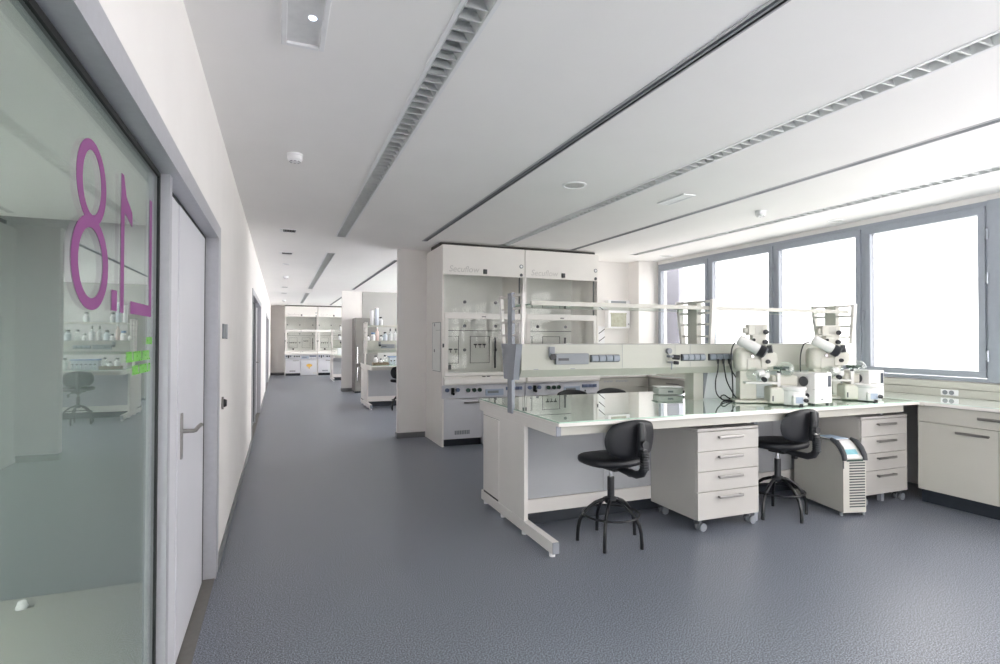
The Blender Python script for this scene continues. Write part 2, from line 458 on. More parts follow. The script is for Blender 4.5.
# office behind the glass
def office(i, ya, yb):
    struct('wall_office_%s' % 'abc'[i], MB().box(-4.1, -4.0, ya, yb, 0, 2.4).box(-4.1, -.5, yb, yb+.1, 0, 2.4).box(-4.1, -.5, ya-.1, ya, 0, 2.4), 'office_wall')
    struct('floor_office_%s' % 'abc'[i], MB().box(-4.1, -.5, ya-.1, yb+.1, -.06, -.0005), 'office_floor')
    struct('ceiling_office_%s' % 'abc'[i], MB().box(-4.1, -.5, ya-.1, yb+.1, 2.115, 2.16), 'ceil')
office(0, -1.1, 3.84); office(1, 8.2, 12.6); office(2, 16.2, 20.6)
for i, (ya, yb) in enumerate(((-.4, .4), (2.0, 2.6))):  # unseen lamps added to brighten the office behind the glass
    o = thing('office_luminaire', ['square ceiling lamp in the front office beyond the glass', 'square ceiling lamp in the office near its end wall'][i], 'ceiling lamp', (-2.7, ya+.3, 2.115))
    MB((-2.7, ya+.3, 2.115)).box(-3.02, -2.38, ya-.02, ya+.62, 2.095, 2.114, .004).build('frame', 'alu', o)
    MB((-2.7, ya+.3, 2.115)).box(-3.0, -2.4, ya, ya+.6, 2.09, 2.096).build('diffuser', 'officelamp', o)
o = thing('door_stop', 'small white door stop on the office floor behind the glass', 'door stop', (-1.27, 3.70, 0))
MB().lathe([(.028, 0), (.028, .012), (.022, .02), (.02, .034), (.012, .04)]).build('bumper', 'whiteplastic', o)
MB().box(-.035, .05, -.012, .012, 0, .008, .002).build('base', 'steel', o)

# wall-mounted bits beside the door
o = thing('sign_plate', 'small grey sign plate on the white wall beside the door frame', 'sign', (XL, 4.22, 1.44))
MB((XL, 4.22, 1.44)).box(XL, XL+.008, 4.10, 4.34, 1.44, 1.54, .002).build('plate', 'midgrey', o)
MB((XL, 4.22, 1.44)).box(XL, XL+.014, 4.33, 4.345, 1.438, 1.542).build('end_trim', 'alu', o)
o = thing('wall_button', 'round black and steel wall button low beside the door frame', 'button', (XL, 4.12, 1.01))
MB((XL, 4.12, 1.01)).cyl((XL, 4.12, 1.01), (XL+.012, 4.12, 1.01), .042).build('ring', 'steel', o)
MB((XL, 4.12, 1.01)).cyl((XL+.01, 4.12, 1.01), (XL+.03, 4.12, 1.01), .03, .022).build('knob', 'black', o)

# ------------------------------------------------------------------ ceiling fittings
LN = ['recessed louvred strip light nearest the corridor wall', 'recessed louvred strip light over the microscope end of the bench', 'recessed louvred strip light running beside the windows',
      'recessed strip light of the middle bay, over the corridor', 'recessed strip light of the farthest bay, over the corridor', 'recessed strip light of the middle bay behind the partition']
LN[1] = 'recessed louvred strip light passing over the middle of the lab bench'
for i, (x, a, b) in enumerate(LUM):
    g = (x, (a+b)/2, ZC)
    o = thing('strip_light', LN[i], 'ceiling light', g)
    w = LW/2
    MB(g).box(x-w-.012, x-w+.006, a-.01, b+.01, ZC-.004, ZC).box(x+w-.006, x+w+.012, a-.01, b+.01, ZC-.004, ZC)\
        .box(x-w, x+w, a-.01, a+.008, ZC-.004, ZC).box(x-w, x+w, b-.008, b+.01, ZC-.004, ZC)\
        .box(x-w, x-w+.003, a, b, ZC, ZC+.09).box(x+w-.003, x+w, a, b, ZC, ZC+.09).box(x-w, x+w, a, b, ZC+.09, ZC+.094)\
        .box(x-w, x+w, a-.003, a, ZC, ZC+.09).box(x-w, x+w, b, b+.003, ZC, ZC+.09).build('housing', 'whiteplastic', o)
    lv = MB(g)
    for s in (-1, 1):
        lv.prism([(x+s*(w-.006), ZC-.002), (x+s*(w-.012), ZC-.002), (x+s*(w-.028), ZC+.025), (x+s*(w-.036), ZC+.05), (x+s*(w-.028), ZC+.05)], 1, a+.008, b-.008)
    n = int((b-a)/.085)
    for q in range(n):
        yy = a+.05+q*.085
        lv.prism([(yy-.005, ZC-.002), (yy+.005, ZC-.002), (yy+.0012, ZC+.04), (yy-.0012, ZC+.04)], 0, x-w+.012, x+w-.012)
    lv.build('louvre', 'louver', o)
    MB(g).cyl((x, a+.03, ZC+.066), (x, b-.03, ZC+.066), .008, seg=10).build('tube', 'tube', o)
SN = ['black slot air diffuser crossing the ceiling above the fume hoods', 'black slot air diffuser in the ceiling nearer the windows', 'slot air diffuser in the ceiling of the middle bay', 'slot air diffuser in the ceiling of the farthest bay']
for i, (x, a, b) in enumerate(SLOT):
    g = (x, (a+b)/2, ZC); w = SW/2
    o = thing('slot_diffuser', SN[i], 'air vent', g)
    MB(g).box(x-w-.016, x-w, a-.01, b+.01, ZC-.004, ZC).box(x+w, x+w+.008, a-.01, b+.01, ZC-.004, ZC)\
        .box(x-w, x+w, a-.01, a, ZC-.004, ZC).box(x-w, x+w, b, b+.01, ZC-.004, ZC).build('flange', 'alu', o)
    MB(g).box(x-w, x-w+.002, a, b, ZC, ZC+.06).box(x+w-.002, x+w, a, b, ZC, ZC+.06).box(x-w, x+w, a, b, ZC+.06, ZC+.064).box(x-w, x+w, a-.002, a, ZC, ZC+.06).box(x-w, x+w, b, b+.002, ZC, ZC+.06).build('plenum', 'slot', o)
    MB(g).box(x-.006, x+.006, a, b, ZC-.004, ZC+.02).build('centre_bar', 'midgrey', o)
# emergency luminaires
def emergency(x0, x1, y0, y1, lab, hole):
    g = ((x0+x1)/2, (y0+y1)/2, ZC)
    o = thing('emergency_light', lab, 'emergency light', g)
    MB(g).box(x0, x0+.022, y0, y1, ZC-.012, ZC, .003).box(x1-.022, x1, y0, y1, ZC-.012, ZC, .003).box(x0+.022, x1-.022, y0, y0+.022, ZC-.012, ZC, .003).box(x0+.022, x1-.022, y1-.022, y1, ZC-.012, ZC, .003).build('rim', 'whiteplastic', o)
    zz = ZC+.002 if hole else ZC-.008
    MB(g).box(x0+.02, x1-.02, y0+.02, y1-.02, zz, zz+.006).build('diffuser', 'lampface' if hole else 'whiteplastic', o)
    if hole:
        MB(g).sph(((x0+x1)/2+.03, y1-.24, zz-.002), .016, (1, 1, .3)).build('bulb', 'spot', o)  # glowing disc stands in for the lamp's bright reflection
emergency(*HATCH, 'grey recessed emergency light with a lit bulb above the corridor', True)
emergency(3.36, 3.50, 4.0, 4.38, 'small white emergency light between strip light and slot diffuser', False)
# smoke detectors
def smoke(x, y, lab):
    o = thing('smoke_detector', lab, 'smoke detector', (x, y, ZC))
    MB().lathe([(.055, 0), (.055, -.012), (.05, -.016), (.05, -.04), (.036, -.055), (.0, -.058)], cap=False).lathe([(.055, -.001), (0, -.001)], cap=False).build('body', 'whiteplastic', o)
    mb = MB()
    for a in range(8):
        t = a*PI/4; mb.box(.034*math.cos(t)-.008, .034*math.cos(t)+.008, .034*math.sin(t)-.003, .034*math.sin(t)+.003, -.056, -.048, rot=Matrix.Rotation(t+PI/2, 4, 'Z'))
    mb.build('vent', 'darkgrey', o)
smoke(.088, 4.19, 'white smoke detector on the ceiling near the corridor wall')
smoke(4.55, 4.26, 'white smoke detector on the ceiling towards the windows')
smoke(.10, 12.4, 'white smoke detector over the corridor in the middle bay')
smoke(.106, 20.1, 'white smoke detector over the corridor in the farthest bay')
# round ceiling speakers
def speaker(x, y, r, lab):
    o = thing('ceiling_speaker', lab, 'speaker', (x, y, ZC))
    MB().lathe([(r, 0), (r, -.006), (r*.82, -.010), (r*.80, -.004), (r*.80, 0)], cap=False).build('ring', 'whiteplastic', o)
    MB().lathe([(r*.81, -.003), (r*.4, -.007), (.001, -.008)], cap=False).build('grille', 'text2', o)['label'] = 'grey mesh grille'
speaker(2.315, 4.13, .105, 'round ceiling speaker between the slot diffuser and strip light')
speaker(5.62, 7.1, .10, 'round grey ceiling disc at the window corner')
speaker(5.67, 4.28, .085, 'round grey ceiling disc above the window beside the wall')
speaker(.083, 10.4, .06, 'small round ceiling disc over the corridor in the middle bay')
# square grilles
GN = [(.078, 7.18, 'small square ceiling grille just before the first partition'), (.072, 9.08, 'small square ceiling grille just past the first partition'),
      (.078, 15.07, 'small square ceiling grille just before the second partition'), (.076, 17.05, 'small square ceiling grille just past the second partition')]
for x, y, lab in GN:
    g = (x, y, ZC); o = thing('ceiling_grille', lab, 'vent', g)
    MB(g).box(x-.095, x-.055, y-.10, y+.10, ZC-.006, ZC).box(x+.085, x+.095, y-.10, y+.10, ZC-.006, ZC).box(x-.055, x+.085, y-.10, y-.085, ZC-.006, ZC).box(x-.055, x+.085, y+.085, y+.10, ZC-.006, ZC).build('frame', 'whiteplastic', o)
    MB(g).box(x-.055, x+.085, y-.085, y+.085, ZC-.002, ZC).build('recess', 'slot', o)
    mb = MB(g)
    for q in range(5): mb.box(x-.045+q*.028, x-.037+q*.028, y-.085, y+.085, ZC-.006, ZC-.002)
    mb.build('slats', 'midgrey', o)

# ------------------------------------------------------------------ lab bench
def lab_bench(label, loc):
    t = thing('lab_bench', label, 'lab bench', loc, 0)
    L, LT, D = 3.41, 3.575, 1.56
    MB().box(0, LT, 0, D, .874, .896, .003).build('tabletop', 'white', t)
    MB().box(.006, LT, .004, D-.004, .896, .905, .0015).build('glass_top', 'benchglass', t)
    MB().box(0, .035, .04, D-.04, .806, .874).build('top_arm', 'white', t)
    MB().box(.001, .034, .032, .04, .807, .873).build('arm_cap', 'endcap', t)
    MB().box(.0, .03, .54, 1.42, .108, .806, .001).build('end_panel', 'white', t)
    MB().box(-.003, .002, 1.045, 1.405, .125, .775, .001).build('access_panel', 'white', t)
    MB().box(-.0012, .002, 1.035, 1.415, .776, .779).box(-.004, .01, 1.06, 1.40, .109, .123).build('panel_gap', 'gaptone', t)
    fr = MB().box(-.006, .045, .08, 1.46, .03, .108, .003).build('foot_rail', 'white', t)
    MB().box(-.004, .043, .073, .08, .032, .106).build('rail_cap', 'endcap', fr)
    for yy in (.13, .58, 1.0, 1.40):
        MB().cyl((.02, yy, 0), (.02, yy, .03), .021, seg=14).build('levelling_foot', 'whiteplastic', t)
    for s in (0, 1):
        yy = .07 if s == 0 else D-.09
        MB().box(.036, L+.06, yy, yy+.02, .806, .874).build('apron', 'cream', t)
        yk = .685 if s == 0 else .95
        xs = [.03, .765, 1.11, 1.86, 2.6, L]
        for a, b in zip(xs, xs[1:]):
            MB().box(a+.002, b-.002, yk, yk+.015, .219, .84).build('knee_panel', 'kneepanel', t)
        yb = yk-.008 if s == 0 else yk+.0
        MB().box(.03, L, yb, yb+.024, .112, .215).build('base_rail', 'white', t)
        yp = .75 if s == 0 else .87
        MB().box(.06, L, yp, yp+.015, 0, .112).build('plinth', 'plinth', t)
        for xx in (1.86, L-.06):
            yl = .18 if s == 0 else D-.22
            MB().box(xx-.018, xx+.018, yl, yl+.036, 0, .874).build('support_leg', 'endcap', t)
    # service spine
    sp = MB().prism([(.66, 1.405), (.66, 1.205), (.70, 1.148), (.91, 1.148), (.95, 1.205), (.95, 1.405)], 0, .03, LT-.05).build('service_spine', 'spinecream', t)
    MB().box(.10, LT-.1, .657, .661, 1.398, 1.4005).box(.93, .932, .6585, .661, 1.21, 1.40).box(1.46, 1.462, .6585, .661, 1.21, 1.40).box(1.62, 1.622, .6585, .661, 1.21, 1.40).box(2.2, 2.202, .6585, .661, 1.21, 1.40).build('panel_seam', 'midgrey', sp)
    MB().prism([(.64, 1.405), (.945, 1.405), (.885, 1.13), (.70, 1.13)], 0, -.022, .028).build('spine_end_cap', 'endcap', t)
    def sockets(x0, x1, n, first_dark=False):
        b = MB().box(x0, x1, .648, .661, 1.258, 1.318, .004).build('socket_strip', 'darkgrey', sp)
        w = (x1-x0)/n
        for q in range(n):
            MB().prism([(.646, 1.262), (.632, 1.268), (.628, 1.29), (.636, 1.312), (.646, 1.314)], 0, x0+q*w+.006, x0+(q+1)*w-.004).build('socket_cover', 'socket', sp)
    sockets(.626, .894, 4); sockets(1.52, 1.77, 4); sockets(1.816, 2.10, 4)
    MB().box(.31, .60, .632, .661, 1.245, 1.331, .004).build('control_unit', 'midgrey', sp)
    MB().box(.33, .42, .628, .633, 1.275, 1.295, .001).build('unit_display', 'darkgrey', sp)
    MB().box(.255, .305, .64, .661, 1.30, 1.385, .006).build('valve_body', 'midgrey', sp)
    MB().cyl((.28, .645, 1.305), (.28, .615, 1.305), .024).build('valve_knob', 'black', sp)
    for xx in (.15, .47): MB().box(xx-.02, xx+.02, .655, .665, 1.208, 1.214, .002).build('clip', 'midgrey', sp)
    # gas fittings with a gauge
    MB().cyl((1.385, .66, 1.345), (1.385, .632, 1.345), .024).build('gauge', 'midgrey', sp)
    MB().cyl((1.385, .66, 1.30), (1.385, .60, 1.30), .011).cyl((1.36, .61, 1.30), (1.42, .61, 1.30), .009).cyl((1.385, .655, 1.25), (1.385, .60, 1.25), .009).cyl((1.385, .61, 1.25), (1.385, .61, 1.19), .006).build('gas_fitting', 'midgrey', sp)
    MB().cyl((1.405, .62, 1.295), (1.455, .60, 1.29), .021).cyl((1.40, .60, 1.248), (1.435, .585, 1.245), .015).build('gas_knob', 'black', sp)
    MB().box(1.845, LT-.06, .80, .815, .906, 1.147).build('splash_panel', 'kneelight', t)
    # uprights
    MB().box(-.016, .012, .745, .83, .868, 1.80, .003).build('post', 'endcap', t)
    for xx in (1.786, 3.53):
        MB().box(xx-.028, xx+.028, .735, .855, 1.40, 1.785, .004).build('post', 'cream', t)
        MB().box(xx-.055, xx+.055, .745, .86, .905, 1.15, .003).build('pillar', 'cream', t)
        MB().prism([(xx+.055, 1.148), (xx+.10, 1.148), (xx+.055, .92)], 1, .74, .75).build('gusset', 'midgrey', t)
    for xx in (.0, 1.786, 3.53):
        lad = MB(); hx = .012 if xx == 0 else .022
        lad.prism([(.545, 1.79), (.575, 1.79), (.60, 1.405), (.572, 1.405)], 0, xx-hx, xx+hx)
        lad.prism([(1.02, 1.79), (.99, 1.79), (.935, 1.405), (.963, 1.405)], 0, xx-hx, xx+hx)
        for z in (1.47, 1.575, 1.675, 1.775):
            f = (1.79-z)/.385
            lad.box(xx-hx*.8, xx+hx*.8, .56+.02*f, 1.0-.05*f, z-.009, z+.009)
        lad.build('ladder_bracket', 'white', t)
    sh = MB().box(.08, 3.50, .61, .99, 1.70, 1.71).build('shelf', 'shelfglass', t)
    MB().box(.08, 3.50, .598, .61, 1.698, 1.732, .002).build('shelf_rail', 'cream', sh)
    MB().box(.08, 3.50, .99, 1.002, 1.698, 1.732, .002).build('shelf_rail', 'cream', sh)
    return t
bench = lab_bench('long white island lab bench with a green glass top in the foreground', (1.67, 3.18, 0))
bench2 = dup(bench, (1.69, 11.27, 0), label='white lab bench crowded with bottles in the middle bay')
bench3 = dup(bench, (1.67, 19.3, 0), label='white lab bench with a blue box in the farthest bay')
for b in (bench, bench2, bench3): b['group'] = 'island lab benches'
for b in (bench2, bench3):
    for k_ in b.children:
        if k_.name.split('.')[0] in ('post', 'spine_end_cap', 'arm_cap'):
            k_.material_slots[0].link = 'OBJECT'; k_.material_slots[0].material = M['white']

# ------------------------------------------------------------------ drawer pedestals
def handle(mb, x0, x1, y, z):
    mb.box(x0, x1, y-.032, y-.022, z-.011, z+.011, .004).box(x0+.008, x0+.02, y-.024, y, z-.006, z+.006).box(x1-.02, x1-.008, y-.024, y, z-.006, z+.006)
    return mb
def pedestal(label, loc):
    t = thing('drawer_pedestal', label, 'drawer unit', loc, 0, 'mobile drawer pedestals')
    MB().box(0, .60, .02, .56, .09, .75, .002).build('body', 'pedwhite', t)
    MB().box(0, .60, 0, .56, .752, .772, .003).build('top', 'pedwhite', t)
    zs = [.09, .299, .451, .601, .749]
    for a, b in zip(zs, zs[1:]):
        d = MB().box(.002, .598, 0, .02, a+.002, b-.002, .002).build('drawer', 'pedwhite', t)
        handle(MB(), .185, .42, 0, b-.045).build('handle', 'steel', d)
    for x, y in ((.055, .06), (.545, .06), (.055, .5), (.545, .5)):
        c = MB().box(x-.02, x+.02, y-.02, y+.02, .07, .09).prism([(y-.012, .075), (y+.02, .075), (y+.035, .035), (y+.01, .028)], 0, x-.012, x+.012).build('castor', 'darkgrey', t)
        for s in (-1, 1):
            MB().cyl((x+.015, y+s*.013-.012, .031), (x+.015, y+s*.032-.012, .031), .031, seg=20).build('wheel', 'midgrey', c)
    return t
ped = pedestal('white four-drawer pedestal on castors between the two black chairs', (2.892, 3.296, 0))
dup(ped, (4.668, 3.30, 0), label='white four-drawer pedestal on castors next to the window cabinets')

# ------------------------------------------------------------------ chairs
def chair(label, loc, rz):
    t = thing('lab_chair', label, 'chair', loc, rz, 'black lab chairs')
    # seat: rounded super-ellipse pad
    n = 36; prof = [(.86, .560), (.97, .570), (1.0, .588), (.985, .608), (.90, .618), (.5, .614), (.0001, .611)]
    mb = MB(); rings = []
    for s, z in prof:
        ring = []
        for i in range(n):
            a = 2*PI*i/n; c, si = math.cos(a), math.sin(a)
            x = .232*math.copysign(abs(c)**.75, c)*s; y = .215*math.copysign(abs(si)**.75, si)*s
            if y > 0: x *= 1-.12*(y/.2)
            dz = -.012*(max(0, y)/.2)**2
            ring.append(mb.bm.verts.new((x, y+.01, z+dz)))
        rings.append(ring)
    mb.bm.faces.new(list(reversed(rings[0])))
    for a, b in zip(rings, rings[1:]):
        for i in range(n): mb.bm.faces.new((a[i], a[(i+1) % n], b[(i+1) % n], b[i]))
    mb.build('seat', 'pur', t, 60)
    # backrest: rounded curved pad
    mb = MB(); nu, nv = 18, 14; front = {}; back = {}
    def bp(u, v, dy):
        # superellipse mapping of square to rounded outline
        x = u; z = v
        fx = x*math.sqrt(max(0, 1-z*z*.36)); fz = z*math.sqrt(max(0, 1-x*x*.40))
        w = .212*fx; h = .134*fz
        edge = max(abs(u), abs(v))
        yy = -.245-.012*(1-fz)*.5 - .03*fz*.6 + .055*fx*fx
        return Vector((w, yy+dy*(1-edge**6)**.5 if edge < 1 else yy, .764+h))
    for i in range(nu+1):
        for j in range(nv+1):
            u, v = -1+2*i/nu, -1+2*j/nv
            front[i, j] = mb.bm.verts.new(bp(u, v, .03))
            on = i in (0, nu) or j in (0, nv)
            back[i, j] = front[i, j] if on else mb.bm.verts.new(bp(u, v, -.03))
    for i in range(nu):
        for j in range(nv):
            for d, fl in ((front, 0), (back, 1)):
                q = [d[i, j], d[i+1, j], d[i+1, j+1], d[i, j+1]]
                if fl: q.reverse()
                mb.bm.faces.new(q)
    mb.build('backrest', 'pur', t, 70)
    MB().tube([(0, -.306, .66), (0, -.314, .74), (0, -.322, .82), (0, -.312, .885)], [.024, .03, .03, .02], 12).build('backrest_spine', 'black', t)
    mb = MB().tube([(0, -.05, .545), (0, -.18, .530), (0, -.27, .53), (0, -.320, .55), (0, -.345, .59), (0, -.348, .64), (0, -.340, .71)], [.024, .024, .026, .028, .028, .027, .025], 14)
    for q in range(7): mb.lathe([(.030, -.006), (.032, 0), (.030, .006)], (0, -.346, .585+q*.017), (0, 0, 1), 14)
    mb.build('backrest_arm', 'black', t)
    MB().box(-.012, .012, -.352, -.328, .71, .722, .002).build('arm_bolt', 'chrome', t)
    MB().cyl((0, -.32, .745), (0, -.36, .745), .026).build('adjust_knob', 'black', t)
    MB().box(-.10, .10, -.11, .11, .535, .557, .01).box(-.045, .045, -.09, .06, .512, .54, .01).build('seat_plate', 'black', t)
    MB().tube([(.03, -.03, .525), (.10, -.05, .522), (.13, -.055, .50)], .007).box(.115, .15, -.075, -.035, .455, .51, .008).build('lever', 'black', t)
    MB().cyl((0, 0, .44), (0, 0, .525), .014).build('gas_rod', 'chrome', t)
    MB().cyl((0, 0, .27), (0, 0, .46), .025).lathe([(.03, .27), (.045, .28), (.05, .30), (.04, .315), (.026, .32)]).build('column', 'black', t)
    for q in range(5):
        a = R(11+72*q-6)
        c, s = math.cos(a), math.sin(a)
        pts = [(.02, .30), (.06, .295), (.11, .275), (.155, .24), (.19, .20), (.218, .155), (.232, .10), (.236, .05), (.237, 0)]
        MB().tube([(r*c, r*s, z) for r, z in pts], .0125, 10).build('leg', 'blackmetal', t)
    MB().tube([(.20*math.cos(2*PI*i/40), .20*math.sin(2*PI*i/40), .20) for i in range(40)], .008, 8, True).build('foot_ring', 'blackmetal', t)
    return t
ch = chair('black lab chair in front of the bench, left of the drawer pedestals', (2.205, 3.40, 0), R(6))
c2 = dup(ch, (3.83, 3.42, 0), R(3), 'black lab chair tucked at the bench between pedestal and chiller')
for k_ in c2.children:
    if k_.name.split('.')[0] == 'leg': k_.rotation_euler = (0, 0, R(43))
dup(ch, (2.93, 5.05, 0), R(180), 'black chair back peeking over the far edge of the bench, nearer the hood')
dup(ch, (3.41, 5.05, 0), R(176), 'black chair back peeking over the far edge of the bench, nearer the windows')
dup(ch, (2.32, 11.30, 0), R(-15), 'black lab chair at the bench in the middle bay, half hidden by the partition')

# ------------------------------------------------------------------ recirculating chiller and booklet
t = thing('recirculating_chiller', 'white floor chiller with a slatted front under the lab bench', 'chiller', (4.373, 3.150, 0), R(-13.5))
prof = [(0, .03), (0, .468), (.035, .505), (.09, .565), (.14, .592), (.60, .585), (.60, .03)]
MB().prism(prof, 0, -.105, .105, .004).build('housing', 'cream', t)
mb = MB()
for q in range(17): mb.box(-.048, .092, -.003, .01, .075+q*.0222, .0855+q*.0222)
mb.build('vent_slats', 'darkgrey', t)
cp = MB().prism([(-.002, .478), (.034, .515), (.088, .574), (.130, .598), (.130, .59), (.088, .562), (.036, .502), (.002, .465)], 0, -.072, .074).build('control_panel', 'inst_white', t)
MB().prism([(.02, .505), (.05, .537), (.05, .533), (.02, .50)], 0, -.05, .05).build('panel_print', 'tealpanel', cp)
MB().box(-.072, .074, -.004, .004, .448, .464).build('front_strip', 'greenknob', t)
MB().box(-.105, -.097, -.003, .002, .39, .45).build('side_mark', 'darkgrey', t)
for s in (-1, 1):
    MB().tube([(s*.092, -.005, .455), (s*.092, .004, .500), (s*.092, .035, .548), (s*.092, .085, .592), (s*.092, .145, .607)], [.019, .021, .022, .021, .014], 10).build('grip', 'darkgrey', t)
for x in (-.1, .1):
    for y in (.03, .56):
        MB().cyl((x, y, 0), (x, y, .03), .014, seg=12).build('foot', 'midgrey', t)
o = thing('booklet', 'pale blue booklet lying on top of the white chiller', 'booklet', (4.40, 3.36, .605), R(-8))
MB().box(-.07, .07, -.09, .09, .006, .009).build('cover', 'paper', o)
MB().box(-.068, .07, -.088, .088, 0, .006).build('pages', 'whiteplastic', o)

# ------------------------------------------------------------------ rotary evaporators
def evaporator(label, loc, rz):
    t = thing('rotary_evaporator', label, 'lab instrument', loc, rz, 'cream rotary evaporators')
    MB().box(-.18, .18, -.09, .15, .004, .026, .006).build('base_plate', 'instrument', t)
    for x in (-.15, .15):
        for y in (-.06, .12): MB().cyl((x, y, 0), (x, y, .006), .014, seg=12).build('foot', 'darkgrey', t)
    MB().box(-.125, .012, -.01, .14, .026, .27, .012).build('column', 'instrument', t)
    MB().box(-.155, .055, -.025, .15, .25, .47, .055, 4).box(-.08, .10, -.03, .10, .27, .385, .02, 3).build('head', 'instrument', t)
    MB().prism([(.04, .30), (.15, .315), (.172, .36), (.165, .42), (.10, .45), (.04, .43)], 1, -.045, .07, .008).build('gear_housing', 'instrument', t)
    ax = Vector((.175, -.03, -.10)).normalized()
    p = Vector((-.135, -.055, .535))
    MB().lathe([(.030, -.012), (.042, 0), (.044, .01), (.044, .165), (.041, .175)], p, ax, 28).build('drive_tube', 'inst_white', t)
    mb = MB(); q0 = p+ax*.17
    prof = []
    for i in range(8): prof += [(.052, i*.007), (.046, i*.007+.0035)]
    mb.lathe([(.03, -.004)]+prof+[(.04, .06)], q0, ax, 28)
    mb.build('knurled_collar', 'darkgrey', t)
    MB().cyl((.085, -.06, .455), (.12, -.075, .46), .034).build('clamp_ring', 'darkgrey', t)
    mod = MB().box(-.052, .10, -.02, .11, .575, .668, .006).box(-.08, -.052, 0, .09, .592, .640, .004).build('control_module', 'instrument', t)
    MB().box(.0, .062, -.023, -.018, .588, .655, .002).build('module_panel', 'cream', mod)
    MB().cyl((.082, -.018, .602), (.082, -.044, .602), .022, .019).build('knob', 'black', mod)
    nk = MB().box(-.02, .092, -.01, .10, .455, .577, .006).build('neck_module', 'instrument', t)
    MB().cyl((.08, -.008, .517), (.08, -.034, .517), .022, .019).build('knob', 'black', nk)
    MB().cyl((-.012, -.008, .535), (-.012, -.026, .535), .013).build('knob', 'black', nk)
    MB().cyl((.092, -.04, .352), (.092, -.066, .352), .019, .016).build('arm_knob', 'black', t)
    MB().cyl((-.03, -.028, .395), (-.03, -.05, .395), .012).cyl((-.02, -.03, .425), (-.02, -.045, .425), .008).build('small_fitting', 'chrome', t)
    # evaporating flask and its holder
    d = Vector((1, -.15, .32)).normalized(); c = Vector((-.035, -.105, .245))
    MB().lathe([(.001, -.062), (.03, -.055), (.052, -.032), (.060, 0), (.054, .03), (.036, .052), (.022, .066), (.018, .082), (.018, .12), (.022, .125)], c, d, 28, False).build('evaporating_flask', 'flask', t)
    MB().box(.02, .085, -.13, -.06, .215, .262, .006).cyl((-.01, -.12, .25), (.04, -.11, .262), .032).build('flask_clamp', 'inst_white', t)
    MB().cyl((.035, -.13, .21), (.035, -.16, .205), .020).build('clamp_knob', 'black', t)
    MB().box(-.10, .17, -.10, .0, .165, .183, .004).box(.150, .176, -.10, -.07, .13, .262, .004).build('flask_support', 'inst_white', t)
    MB().cyl((.163, -.088, .258), (.163, -.088, .275), .014).build('support_knob', 'black', t)
    # receiving flask with green tap
    c = Vector((.235, -.03, .285))
    MB().sph(c, .066, u=28, v=18).build('receiving_flask', 'flask', t)
    MB().tube([(.12, -.03, .345), (.135, -.03, .32), (.165, -.03, .305), (.19, -.03, .30)], [.012, .014, .014, .012]).build('flask_neck', 'flask', t)
    MB().cyl((.14, -.03, .298), (.255, -.03, .297), .013).cyl((.195, -.03, .295), (.195, -.03, .245), .006).box(.222, .262, -.045, -.015, .285, .312, .004).build('tap', 'greenknob', t)
    # heating bath
    b = MB().box(.075, .255, -.165, .02, .008, .142, .018, 3).build('heating_bath', 'instrument', t)
    MB().lathe([(.088, .008), (.090, .02), (.090, .118), (.099, .126), (.101, .143), (.095, .152), (.085, .152), (.083, .10), (.0001, .09)], (.262, -.125, 0), (0, 0, 1), 32).build('bath_pot', 'inst_white', b)
    MB().box(.225, .335, -.245, -.13, .008, .085, .01, 3).build('bath_console', 'inst_white', b)
    MB().box(.245, .300, -.248, -.243, .025, .075, .002).build('bath_display', 'lcd', b)
    MB().cyl((.318, -.244, .05), (.318, -.268, .05), .016).build('bath_knob', 'black', b)
    MB().box(.272, .30, -.252, -.225, 0, .022, .004).build('bath_foot', 'black', b)
    MB().box(.092, .102, -.168, -.163, .03, .075, .001).build('bath_slot', 'darkgrey', b)
    MB().box(.13, .335, -.02, .10, .148, .235, .016, 3).box(.16, .30, -.01, .09, .008, .15, .01).build('rear_tray', 'instrument', b)
    return t
ev = evaporator('cream rotary evaporator nearer the middle of the bench, beside the grey sockets', (3.775, 3.60, .905), R(-32))
dup(ev, (4.655, 3.60, .905), R(-32), 'cream rotary evaporator at the window end of the bench')
def vacuum_box(label, loc, rz=0):
    t = thing('vacuum_controller', label, 'lab instrument', loc, rz, 'white controller boxes')
    MB().box(0, .20, 0, .24, .012, .262, .006).build('housing', 'inst_white', t)
    MB().box(-.001, .201, -.0012, .02, .128, .130).build('seam', 'midgrey', t)
    MB().box(.152, .186, -.003, .002, .148, .24, .001).build('display', 'display', t)
    MB().box(.075, .095, -.002, .002, .04, .052).build('badge', 'midgrey', t)
    MB().cyl((.002, .10, .19), (-.010, .10, .19), .040).lathe([(.042, 0), (.042, .006), (.034, .008)], (-.004, .10, .19), (-1, 0, 0)).build('port', 'darkgrey', t)
    MB().cyl((.002, .07, .075), (-.022, .07, .075), .020, .017).build('knob', 'darkgrey', t)
    for x in (.02, .18):
        for y in (.03, .21): MB().cyl((x, y, 0), (x, y, .012), .012, seg=12).build('foot', 'black', t)
    return t
vb = vacuum_box('white controller box standing between the two rotary evaporators', (4.068, 3.265, .905))
dup(vb, (4.87, 3.37, .905), label='white controller box at the window end of the bench')

